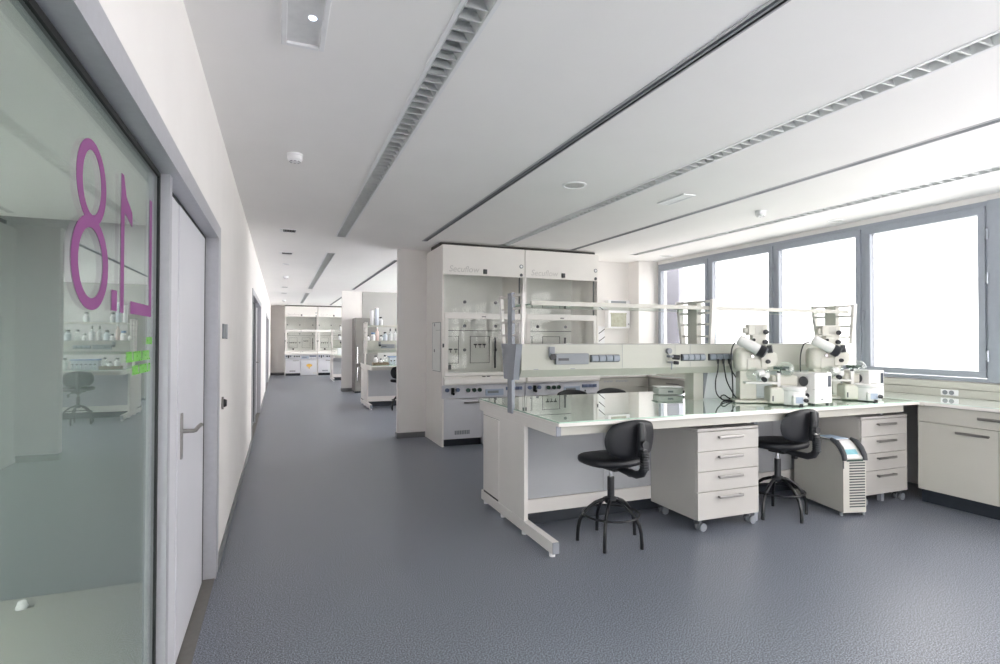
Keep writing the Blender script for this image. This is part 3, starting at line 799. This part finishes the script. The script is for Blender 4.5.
# power cords
def bez(pts, n=10):
    out = []
    P = [Vector(p) for p in pts]
    for i in range(len(P)-1):
        p0, p1, p2, p3 = P[max(i-1, 0)], P[i], P[i+1], P[min(i+2, len(P)-1)]
        for q in range(n):
            u = q/n
            out.append(.5*((2*p1)+(-p0+p2)*u+(2*p0-5*p1+4*p2-p3)*u*u+(-p0+3*p1-3*p2+p3)*u**3))
    out.append(P[-1]); return out
CG = 'black power cords at the bench sockets'
def cord(pts, label, plug=True):
    o = thing('power_cord', label, 'cable', pts[-1], 0, CG)
    g = pts[-1]
    MB(g).tube(bez(pts), .0055, 8).build('cable', 'cablemat', o)
    if plug:
        a = Vector(pts[0]); MB(g).cyl(a+Vector((0, 0, .012)), a-Vector((0, 0, .03)), .013, .008, 12).build('plug', 'black', o)
zb = .9115
cord([(3.551, 3.79, 1.26), (3.54, 3.78, 1.18), (3.505, 3.77, 1.08), (3.505, 3.76, .98), (3.55, 3.74, .925), (3.60, 3.73, zb), (3.66, 3.735, zb)], 'black power cord hanging farthest left from the sockets behind the evaporator')
cord([(3.612, 3.79, 1.26), (3.618, 3.78, 1.16), (3.63, 3.77, 1.08), (3.67, 3.76, 1.0), (3.72, 3.765, .94), (3.78, 3.785, zb)], 'black power cord hanging in the middle of the three at the sockets')
cord([(3.675, 3.79, 1.26), (3.685, 3.78, 1.19), (3.73, 3.775, 1.12), (3.80, 3.775, 1.05), (3.87, 3.785, .98), (3.90, 3.80, zb)], 'black power cord hanging nearest the first rotary evaporator')
cord([(3.70, 3.76, zb), (3.66, 3.78, .93), (3.63, 3.80, .955), (3.60, 3.81, .94), (3.62, 3.80, .9125), (3.70, 3.80, zb)], 'loop of slack black cord lying on the glass bench top', False)
cord([(3.615, 3.66, 1.42), (3.60, 3.68, 1.36), (3.61, 3.70, 1.25), (3.645, 3.72, 1.1), (3.66, 3.73, zb)], 'thin black cord running down behind the nearer rotary evaporator', False)
cord([(4.495, 3.66, 1.42), (4.45, 3.68, 1.40), (4.42, 3.69, 1.30), (4.43, 3.70, 1.15), (4.46, 3.71, zb)], 'thin black cord running down behind the farther rotary evaporator', False)

# lidded white water bath on the far side of the bench
t = thing('water_bath', 'small white lidded bath on the glass bench top behind the spine', 'lab instrument', (3.53, 4.44, .905), R(-20))
t.scale = (.86, .86, .86)
MB().box(-.14, .14, -.10, .10, .006, .075, .012, 3).build('tank', 'inst_white', t)
MB().box(-.155, .15, -.115, .115, .078, .09, .004).build('lid', 'inst_white', t)
MB().box(-.03, .03, -.103, -.098, .03, .05).build('label_strip', 'midgrey', t)
MB().sph((.165, -.02, .03), .025, (1, 1, .8)).tube([(.15, -.02, .03), (.20, -.05, .05)], .006).tube([(.16, -.02, .03), (.20, .0, .02)], .006).build('hose_knob', 'black', t)

# ------------------------------------------------------------------ fume hoods
def fume_hood(label, loc):
    t = thing('fume_hood', label, 'fume hood', loc, 0, 'white fume hoods')
    W = 1.2
    for x in (0, W-.025):
        sp = MB().box(x, x+.025, 0, .865, .0, 2.707, .002).build('side_panel', 'hoodwhite', t)
        if x == 0:
            MB().prism([(.085, 1.0), (.48, 1.0), (.50, 1.03), (.50, 1.67), (.085, 1.67)], 0, -.003, .001).build('side_window', 'hoodback', sp)
            mb = MB()
            for a in ((.085, .50, 1.665, 1.672), (.085, .48, .998, 1.004), (.08, .086, 1.0, 1.67), (.497, .503, 1.02, 1.67), (.09, .3, 1.56, 1.564)): mb.box(-.005, .001, *a)
            for z in (1.64, 1.28): mb.cyl((-.008, .38, z), (0, .38, z), .022, seg=12)
            mb.build('window_trim', 'midgrey', sp)
    MB().box(.02, W-.02, .02, .86, 2.68, 2.707).build('roof', 'hoodwhite', t)
    bw = MB().box(.025, W-.025, .78, .80, .90, 2.68).build('back_wall', 'hoodback', t)
    MB().box(.025, W-.025, .55, .78, 2.60, 2.62).build('baffle', 'hoodback', t)
    fa = MB().box(0, W, -.008, .02, 2.31, 2.707, .003).build('fascia', 'hoodwhite', t)
    MB().box(0, W, .10, .60, 2.708, ZC-.002).build('roof_gap', 'gaptone', t)  # dark block stands in for the shade between hood and ceiling
    text_obj('lettering', 'Secuflow', .118, 'text', fa, (.085, -.009, 2.35), (PI/2, 0, 0), shear=.2)
    MB().box(.575, .63, -.024, -.006, 2.335, 2.40, .005).build('sensor', 'darkgrey', fa)
    MB().cyl((1.145, -.006, 2.465), (1.145, -.016, 2.465), .028).build('gauge', 'midgrey', fa)
    MB().cyl((1.145, -.014, 2.465), (1.145, -.018, 2.465), .017).build('gauge_dial', 'whiteplastic', fa)
    MB().cyl((1.145, -.006, 2.345), (1.145, -.016, 2.345), .022).build('indicator', 'darkgrey', fa)
    MB().box(.03, W-.03, .035, .041, 1.795, 2.315).build('upper_pane', 'sashglass', t)
    MB().box(W-.075, W-.06, .02, .035, 1.80, 2.31).build('cable_cover', 'darkgrey', t)
    sf = MB().box(.03, W-.03, 0, .03, 1.717, 1.80, .004).box(.03, .085, 0, .03, .985, 1.717, .003).box(W-.085, W-.03, 0, .03, .985, 1.717, .003).box(.03, W-.03, 0, .03, .945, .988, .003).build('sash', 'hoodwhite', t)
    MB().box(.085, W-.085, .012, .018, .985, 1.717).build('sash_pane', 'sashglass', sf)
    MB().box(.56, .62, -.006, .002, 1.742, 1.754, .002).build('sash_latch', 'darkgrey', sf)
    MB().box(.005, .025, -.012, .0, 1.33, 1.38, .002).box(W-.025, W-.005, -.012, .0, 1.33, 1.38, .002).build('stop', 'darkgrey', t)
    # liner details
    mb = MB()
    for (a, b, c, d) in ((.16, .473, 1.08, 1.487), (.652, .964, 1.08, 1.487)):
        mb.box(a, b, .772, .782, c, c+.006).box(a, b, .772, .782, d-.006, d).box(a, a+.006, .772, .782, c, d).box(b-.006, b, .772, .782, c, d)
    mb.box(.03, W-.03, .774, .782, 1.565, 1.573)
    mb.build('panel_outline', 'darkgrey', bw)
    mb = MB()
    for x in (.10, .565, 1.062):
        for z in (2.0, 1.64, 1.28): mb.cyl((x, .782, z), (x, .765, z), .024, seg=12)
    mb.build('liner_clips', 'midgrey', bw)
    for x, z in ((.20, 1.29), (.27, 1.29), (.34, 1.29), (.42, 1.29), (.73, 1.36), (.80, 1.36), (.87, 1.36)):
        MB().cyl((x-.025, .755, z), (x+.025, .755, z), .010, seg=10).cyl((x, .78, z), (x, .74, z), .008, seg=10).cyl((x, .745, z), (x, .745, z-.05), .006, seg=8).build('tap', 'darkgrey', bw)
    MB().box(.29, .35, .745, .78, .99, 1.06, .006).box(1.04, 1.06, .745, .78, 1.0, 1.47, .004).build('outlet', 'darkgrey', bw)
    MB().box(.025, W-.025, .03, .80, .872, .90).build('work_surface', 'hoodback', t)
    MB().box(.14, .48, .06, .12, .90, .905).build('drain_slot', 'darkgrey', t)
    MB().prism([(-.055, .826), (-.065, .85), (-.06, .90), (-.03, .935), (.03, .935), (.03, .826)], 0, .015, W-.012, .003).build('front_sill', 'hoodwhite', t)
    MB().box(.555, .60, -.05, -.03, .928, .938).box(.62, .665, -.05, -.03, .928, .938).build('sill_handle', 'darkgrey', t)
    cp = MB().box(.0, W, -.015, .03, .645, .822, .002).build('control_panel', 'door', t)
    for x in (.062, .21): MB().cyl((x, -.014, .76), (x, -.045, .76), .027).build('knob', 'blueknob', cp)
    MB().box(.12, .16, -.05, -.014, .70, .79, .006).cyl((.14, -.03, .72), (.14, -.075, .71), .018).build('tap', 'blackmetal', cp)
    for x in (.357, .443, .522): MB().cyl((x, -.014, .752), (x, -.045, .752), .028).build('knob', 'greenknob', cp)
    dp = MB().box(.61, .875, -.024, -.014, .668, .757, .003).build('display', 'lcd', cp)
    MB().box(.64, .80, -.026, -.023, .70, .735).build('readout', 'midgrey', dp)
    for q in range(4): MB().box(.91+q*.062, .968+q*.062, -.032, -.014, .735, .782, .004).build('socket', 'blueknob', cp)
    MB().box(.955, .975, -.022, -.014, .675, .70, .002).build('switch', 'blackmetal', cp)
    MB().box(.03, .57, .02, .84, .10, .64).build('cabinet', 'hoodwhite', t)
    d = MB().box(.028, .568, 0, .02, .10, .637, .003).build('door', 'door', t)
    handle(MB(), .30, .525, 0, .585).build('handle', 'steel', d)
    mb = MB()
    for q in range(9): mb.box(.178+q*.024, .196+q*.024, -.002, .004, .158, .212)
    mb.build('door_vent', 'midgrey', d)
    MB().box(.028, .57, .06, .08, 0, .10).build('plinth', 'plinth', t)
    d = MB().box(.576, W-.027, 0, .84, .012, .637, .003).build('safety_cabinet', 'door', t)
    MB().box(.60, W-.05, -.003, .0005, .60, .604).build('door_line', 'midgrey', d)
    st = MB().prism([(.76+.14+.11*math.cos(2*PI*i/20), .40+.062*math.sin(2*PI*i/20)) for i in range(20)], 1, -.003, .0).prism([(.885, .36), (.915, .36), (.925, .27), (.875, .27)], 1, -.003, 0).build('sticker', 'yellow', d)
    MB().box(1.03, 1.15, -.003, 0, .07, .12).build('label_plate', 'text', d)
    return t
hd = fume_hood('white fume hood next to the partition edge, its side facing the corridor', (2.005, 7.141, 0))
dup(hd, (3.214, 7.141, 0), label='white fume hood beside the back wall with the small wall box')
dup(hd, (.164, 23.0, 0), label='white fume hood at the very end of the corridor, by the left wall')
dup(hd, (1.377, 23.0, 0), label='white fume hood at the very end of the corridor, partly behind the last bench')

# ------------------------------------------------------------------ base cabinets and counters by the windows
def cabinet(label, loc, W, D, rz, split=2, drawer=True, hnd=True):
    t = thing('base_cabinet', label, 'cabinet', loc, rz)
    MB().box(0, W, .02, D, .12, .865, .002).build('body', 'cream', t)
    MB().box(0, W, .055, .075, 0, .12).build('plinth', 'plinth', t)
    if drawer:
        d = MB().box(.002, W-.002, 0, .02, .722, .862, .002).build('drawer', 'cream', t)
        if hnd: handle(MB(), W/2-.13, W/2+.13, 0, .80).build('handle', 'steel', d)
    zt = .716 if drawer else .862
    w = W/split
    for i in range(split):
        d = MB().box(i*w+.002, (i+1)*w-.002, 0, .02, .122, zt, .002).build('door', 'cream', t)
        if hnd:
            x0 = (i+1)*w-.05-.24 if i == 0 else i*w+.05
            handle(MB(), x0, x0+.24, 0, zt-.055).build('handle', 'steel', d)
    return t
# fronts face the room (-X): local x runs along -Y of the world
cabinet('white base cabinet under the window counter beside the drawer pedestal', (5.305, 3.235, 0), 1.2, .60, R(-90))
cabinet('white base cabinet under the window counter just past the bench', (5.305, 5.94, 0), 1.2, .60, R(-90))
cabinet('white base cabinet under the window counter in the back corner', (5.305, 7.145, 0), 1.2, .60, R(-90))
t = cabinet('white base cabinet with small blue-grey lettering right of the fume hoods', (4.412, 7.141, 0), .89, .84, 0, 1, True, False)
mb = MB()
x = .10
for w in (6, 8):
    for q in range(w):
        h = .034 if q == 0 else .022
        mb.box(x, x+.006, -.0015, .001, .80, .80+h); mb.box(x, x+.018, -.0015, .001, .80+(h-.005 if q % 2 else 0), .805+(h-.005 if q % 2 else 0))
        x += .027
    x += .05
mb.build('lettering', 'bluetext', t)
t = thing('window_counter', 'pale glass-topped counter running along under the windows', 'counter', (5.6, 2.6, .868))
g = (5.6, 2.6, .868)
MB(g).box(5.27, 5.90, 2.0, 3.155, .868, .896, .003).box(5.255, 5.90, 3.155, 4.76, .868, .896, .003).box(5.27, 5.90, 4.76, 7.13, .868, .896, .003).box(5.27, 5.55, 7.13, 8.0, .868, .896).build('worktop', 'white', t)
MB(g).box(5.274, 5.90, 2.004, 7.13, .896, .905, .001).build('glass_cover', 'counterglass', t)
t = thing('side_counter', 'short white counter top between fume hood and corner', 'counter', (4.8, 7.5, .868))
MB((4.8, 7.5, .868)).box(4.412, 5.265, 7.115, 8.0, .868, .896, .003).build('worktop', 'white', t)
MB((4.8, 7.5, .868)).box(4.416, 5.265, 7.12, 8.0, .896, .902, .001).build('glass_cover', 'counterglass', t)
# socket pair on the trunking
t = thing('wall_socket', 'pair of round power sockets on the sill trunking by the window', 'socket', (5.90, 3.31, .945))
g = (5.90, 3.31, .945)
MB(g).box(5.893, 5.90, 3.235, 3.385, .918, .972, .002).build('plate', 'whiteplastic', t)
for y in (3.345, 3.29): MB(g).cyl((5.894, y, .945), (5.888, y, .945), .021).build('socket', 'midgrey', t)
# pegs and wall box right of the hoods
t = thing('drying_rack', 'white wall drying rack with slanting black pegs beside the hood', 'drying rack', (4.75, P1, 1.2))
g = (4.75, P1, 1.2)
MB(g).box(4.47, 5.06, P1-.02, P1, 1.18, 1.66, .004).build('panel', 'whiteplastic', t)
for i in range(4):
    for j in range(3):
        x, z = 4.56+i*.13, 1.28+j*.13
        MB(g).tube([(x, P1-.02, z), (x+.05, P1-.12, z+.075)], .006, 8).build('peg', 'black', t)
t = thing('wall_box', 'white wall box with a small green window beside the corner pier', 'wall box', (5.28, P1, 1.64))
g = (5.28, P1, 1.64)
MB(g).box(5.07, 5.50, P1-.12, P1, 1.63, 2.10, .006).build('casing', 'whiteplastic', t)
MB(g).box(5.12, 5.42, P1-.124, P1-.119, 1.655, 1.87, .002).box(5.11, 5.43, P1-.128, P1-.12, 1.865, 1.885, .002).build('window', 'greenglass', t)
MB(g).box(5.12, 5.42, P1-.124, P1-.119, 2.02, 2.085, .002).build('top_grille', 'midgrey', t)
MB(g).cyl((5.465, P1-.12, 1.70), (5.465, P1-.13, 1.70), .012).build('button', 'midgrey', t)

# ------------------------------------------------------------------ middle bay: fridge and bottles
t = thing('fridge', 'tall grey steel fridge-freezer standing against the second partition', 'fridge', (1.84, 15.05, 0))
MB().box(0, .60, .03, .64, .05, 2.0, .006).build('cabinet', 'fridge', t)
for a, b in ((.06, .72), (.73, 1.995)):
    d = MB().box(0, .60, 0, .028, a, b, .006).build('door', 'fridge', t)
    z0, z1 = (.30, .70) if a < .5 else (.78, 1.25)
    MB().tube([(.06, 0, z0), (.06, -.04, z0+.02), (.06, -.04, z1-.02), (.06, 0, z1)], .011, 8).build('handle', 'chrome', d)
MB().box(.01, .59, .04, .60, 0, .05).build('plinth', 'plinth', t)

ZT, ZS, ZB = 1.7325, 1.405, .905
def bottle(kind, x, y, z, label, group):
    t = thing(kind[0], label, kind[1], (x, y, z), 0, group)
    prof, body, cap, capm = kind[2], kind[3], kind[4], kind[5]
    MB().lathe(prof).build('body', body, t)
    if cap: MB().lathe(cap).build('cap', capm, t)
    return t
def K(name, cat, r, h, body, capm=None, neck=None, caph=.03):
    nk = neck or r*.6
    prof = [(r*.9, 0), (r, .006), (r, h*.72), (nk, h*.85), (nk, h)]
    cap = [(nk*1.12, h), (nk*1.15, h+.004), (nk*1.12, h+caph), (nk*.9, h+caph+.003)] if capm else None
    return (name, cat, prof, body, cap, capm)
tubek = ('roll_tube', 'tube', [(.035, 0), (.036, .004), (.036, .30), (.034, .304)], 'whiteplastic', [(.037, .304), (.038, .308), (.036, .318)], 'whiteplastic')
tallk = ('roll_tube', 'tube', [(.040, 0), (.041, .004), (.041, .34), (.038, .345)], 'paleblue', [(.042, .345), (.042, .365), (.038, .37)], 'whiteplastic')
wb = K('wash_bottle', 'bottle', .042, .15, 'whiteplastic', 'black')
jar = K('reagent_bottle', 'bottle', .05, .14, 'whiteplastic', 'blue', .035)
pk = K('spray_bottle', 'bottle', .035, .26, 'pink', 'whiteplastic', .015)
sm = K('dropper_bottle', 'bottle', .032, .09, 'whiteplastic', 'darkgrey', .02)
bl = K('reagent_bottle', 'bottle', .05, .155, 'paleblue', 'black', .028)
fl = K('wash_bottle', 'bottle', .045, .20, 'whiteplastic', 'darkgrey', .014, .06)
clr = K('reagent_bottle', 'bottle', .042, .16, 'flask', 'darkgrey', .022)
TB = 'bottles on the shelves of the middle bench'
yb = 11.27
for k_, x, yo, z, lab in (
    (tubek, 1.81, .70, ZT, 'short white tube standing on the top shelf of the middle bench'),
    (tallk, 1.91, .70, ZT, 'tallest pale tube on the top shelf of the middle bench'),
    (wb, 2.0, .70, ZT, 'white bottle with black cap on the top shelf of the middle bench'),
    (wb, 2.40, .70, ZT, 'white bottle farthest from the corridor on the top shelf of the middle bench'),
    (sm, 1.745, .76, ZS, 'small white bottle at the corridor end of the middle bench spine'),
    (jar, 1.845, .76, ZS, 'white bottle with a blue cap on the middle bench spine'),
    (pk, 1.945, .82, ZS, 'slim pink spray bottle on the middle bench spine'),
    (sm, 2.02, .76, ZS, 'small dark-capped bottle beside the pink spray bottle'),
    (bl, 2.11, .80, ZS, 'pale blue bottle with a black cap on the middle bench spine'),
    (fl, 2.225, .80, ZS, 'taller white wash bottle on the middle bench spine'),
    (fl, 2.325, .74, ZS, 'second white wash bottle, deeper inside the middle bay'),
    (sm, 2.44, .76, ZS, 'small white bottle next to the wash bottles on the middle bench spine'),
    (clr, 2.56, .80, ZS, 'clear bottle with grey cap on the middle bench spine'),
    (bl, 2.70, .80, ZS, 'pale blue bottle deep inside the middle bay'),
    (sm, 2.83, .80, ZS, 'small white bottle deepest inside the middle bay')):
    bottle(k_, x, yb+yo, z, lab, TB)
t = thing('tray', 'brown tray on the corridor end of the middle bench', 'tray', (1.93, yb+.32, ZB))
MB().box(-.16, .16, -.10, .10, .0, .012, .003).box(-.16, -.15, -.10, .10, .012, .05).box(.15, .16, -.10, .10, .012, .05).box(-.15, .15, -.10, -.09, .012, .05).box(-.15, .15, .09, .10, .012, .05).build('shell', 'brownt', t)
BT = 'bottles standing in the brown tray'
for x, y, k_, lab in ((1.84, .34, wb, 'black-capped white bottle standing in the brown tray'), (1.94, .30, sm, 'small bottle in the middle of the brown tray'), (2.03, .34, clr, 'clear bottle standing in the brown tray')):
    bottle(k_, x, yb+y, ZB+.0125, lab, BT)
t = thing('storage_box', 'pale blue plastic box at the back of the middle bench', 'box', (2.33, yb+.46, ZB))
MB().box(-.20, .20, -.09, .09, 0, .15, .008).build('body', 'paleblue', t)
MB().box(-.21, .21, -.10, .10, .15, .17, .005).build('lid', 'blue', t)
VG = 'little vials in a row on the middle bench'
for i in range(6):
    bottle(K('vial', 'vial', .018, .075, 'flask', 'black' if i in (1, 4) else 'darkgrey', .014, .02), 2.14+i*.065, yb+.22, ZB, 'little vial in the row in front of the pale blue box', VG)
bottle(K('wash_bottle', 'bottle', .045, .17, 'whiteplastic', 'black'), 2.58, yb+.24, ZB, 'white wash bottle at the end of the vial row', 'bottles beside the vial row')
t = thing('white_case', 'flat white instrument case on the middle bench', 'case', (2.86, yb+.42, ZB))
MB().box(-.2, .2, -.14, .14, 0, .10, .01).build('body', 'whiteplastic', t); MB().box(-.2, .2, -.142, -.138, .06, .064).build('seam', 'midgrey', t)
# farthest bay bench
yc = 19.3
for k_, x, yo, z, lab in (
    (wb, 1.95, .72, ZT, 'white bottle on the top shelf of the farthest bench'),
    (jar, 2.12, .72, ZT, 'blue-capped white bottle on the top shelf of the farthest bench'),
    (K('reagent_bottle', 'bottle', .05, .15, 'whiteplastic', 'black', .04, .04), 1.92, .76, ZS, 'black-capped bottle on the farthest bench spine'),
    (K('reagent_bottle', 'bottle', .05, .15, 'whiteplastic', 'black', .04, .04), 2.06, .76, ZS, 'second black-capped bottle on the farthest bench spine')):
    bottle(k_, x, yc+yo, z, lab, 'bottles on the farthest bench')
t = thing('carton', 'white and blue carton on the farthest bench', 'box', (2.0, yc+.35, ZB))
MB().box(-.18, .18, -.12, .12, 0, .22, .004).build('body', 'whiteplastic', t); MB().box(-.04, .14, -.123, -.118, .03, .15).build('label_print', 'blue', t)

# ------------------------------------------------------------------ daylight
w = bpy.data.worlds.new('overcast_sky'); scene.world = w; w.use_nodes = True
nt = w.node_tree; bg = nt.nodes['Background']
tc = nt.nodes.new('ShaderNodeTexCoord'); sx = nt.nodes.new('ShaderNodeSeparateXYZ'); rp = nt.nodes.new('ShaderNodeValToRGB')
nt.links.new(tc.outputs['Generated'], sx.inputs[0])
mp = nt.nodes.new('ShaderNodeMath'); mp.operation = 'MULTIPLY_ADD'; mp.inputs[1].default_value = .5; mp.inputs[2].default_value = .5
nt.links.new(sx.outputs['Z'], mp.inputs[0]); nt.links.new(mp.outputs[0], rp.inputs['Fac'])
e = rp.color_ramp.elements
e[0].position = .40; e[0].color = (.96, .945, .94, 1); e[1].position = .52; e[1].color = (1, .985, .985, 1)
nt.links.new(rp.outputs['Color'], bg.inputs['Color'])
bg.inputs['Strength'].default_value = 12.5

# ------------------------------------------------------------------ camera
yaw, pitch, roll = .37775, .01318, .00226
cy, sy, cp_, sp_ = math.cos(yaw), math.sin(yaw), math.cos(pitch), math.sin(pitch)
fwd = Vector((sy*cp_, cy*cp_, sp_)); rt = Vector((cy, -sy, 0)); up = rt.cross(fwd)
c, s = math.cos(roll), math.sin(roll)
r2 = c*rt+s*up; u2 = -s*rt+c*up
cd = bpy.data.cameras.new('camera'); cam = bpy.data.objects.new('camera', cd); COL.objects.link(cam)
cam.matrix_world = Matrix(((r2.x, u2.x, -fwd.x, 0), (r2.y, u2.y, -fwd.y, 0), (r2.z, u2.z, -fwd.z, 1.44), (0, 0, 0, 1)))
cd.sensor_fit = 'HORIZONTAL'; cd.sensor_width = 36; cd.lens = 553.5*36/1000
cd.clip_start = .05; cd.clip_end = 200
scene.camera = cam
vs = scene.view_settings
scene.display_settings.display_device = 'sRGB'
vs.view_transform = 'Standard'; vs.look = 'None'; vs.gamma = 1; vs.use_curve_mapping = False
vs.exposure = 0.47
scene.cycles.use_denoising = True
scene.cycles.max_bounces = 14; scene.cycles.diffuse_bounces = 8; scene.cycles.glossy_bounces = 6
scene.cycles.transparent_max_bounces = 24; scene.cycles.transmission_bounces = 8
scene.cycles.caustics_reflective = False; scene.cycles.caustics_refractive = False
scene.cycles.sample_clamp_indirect = 10
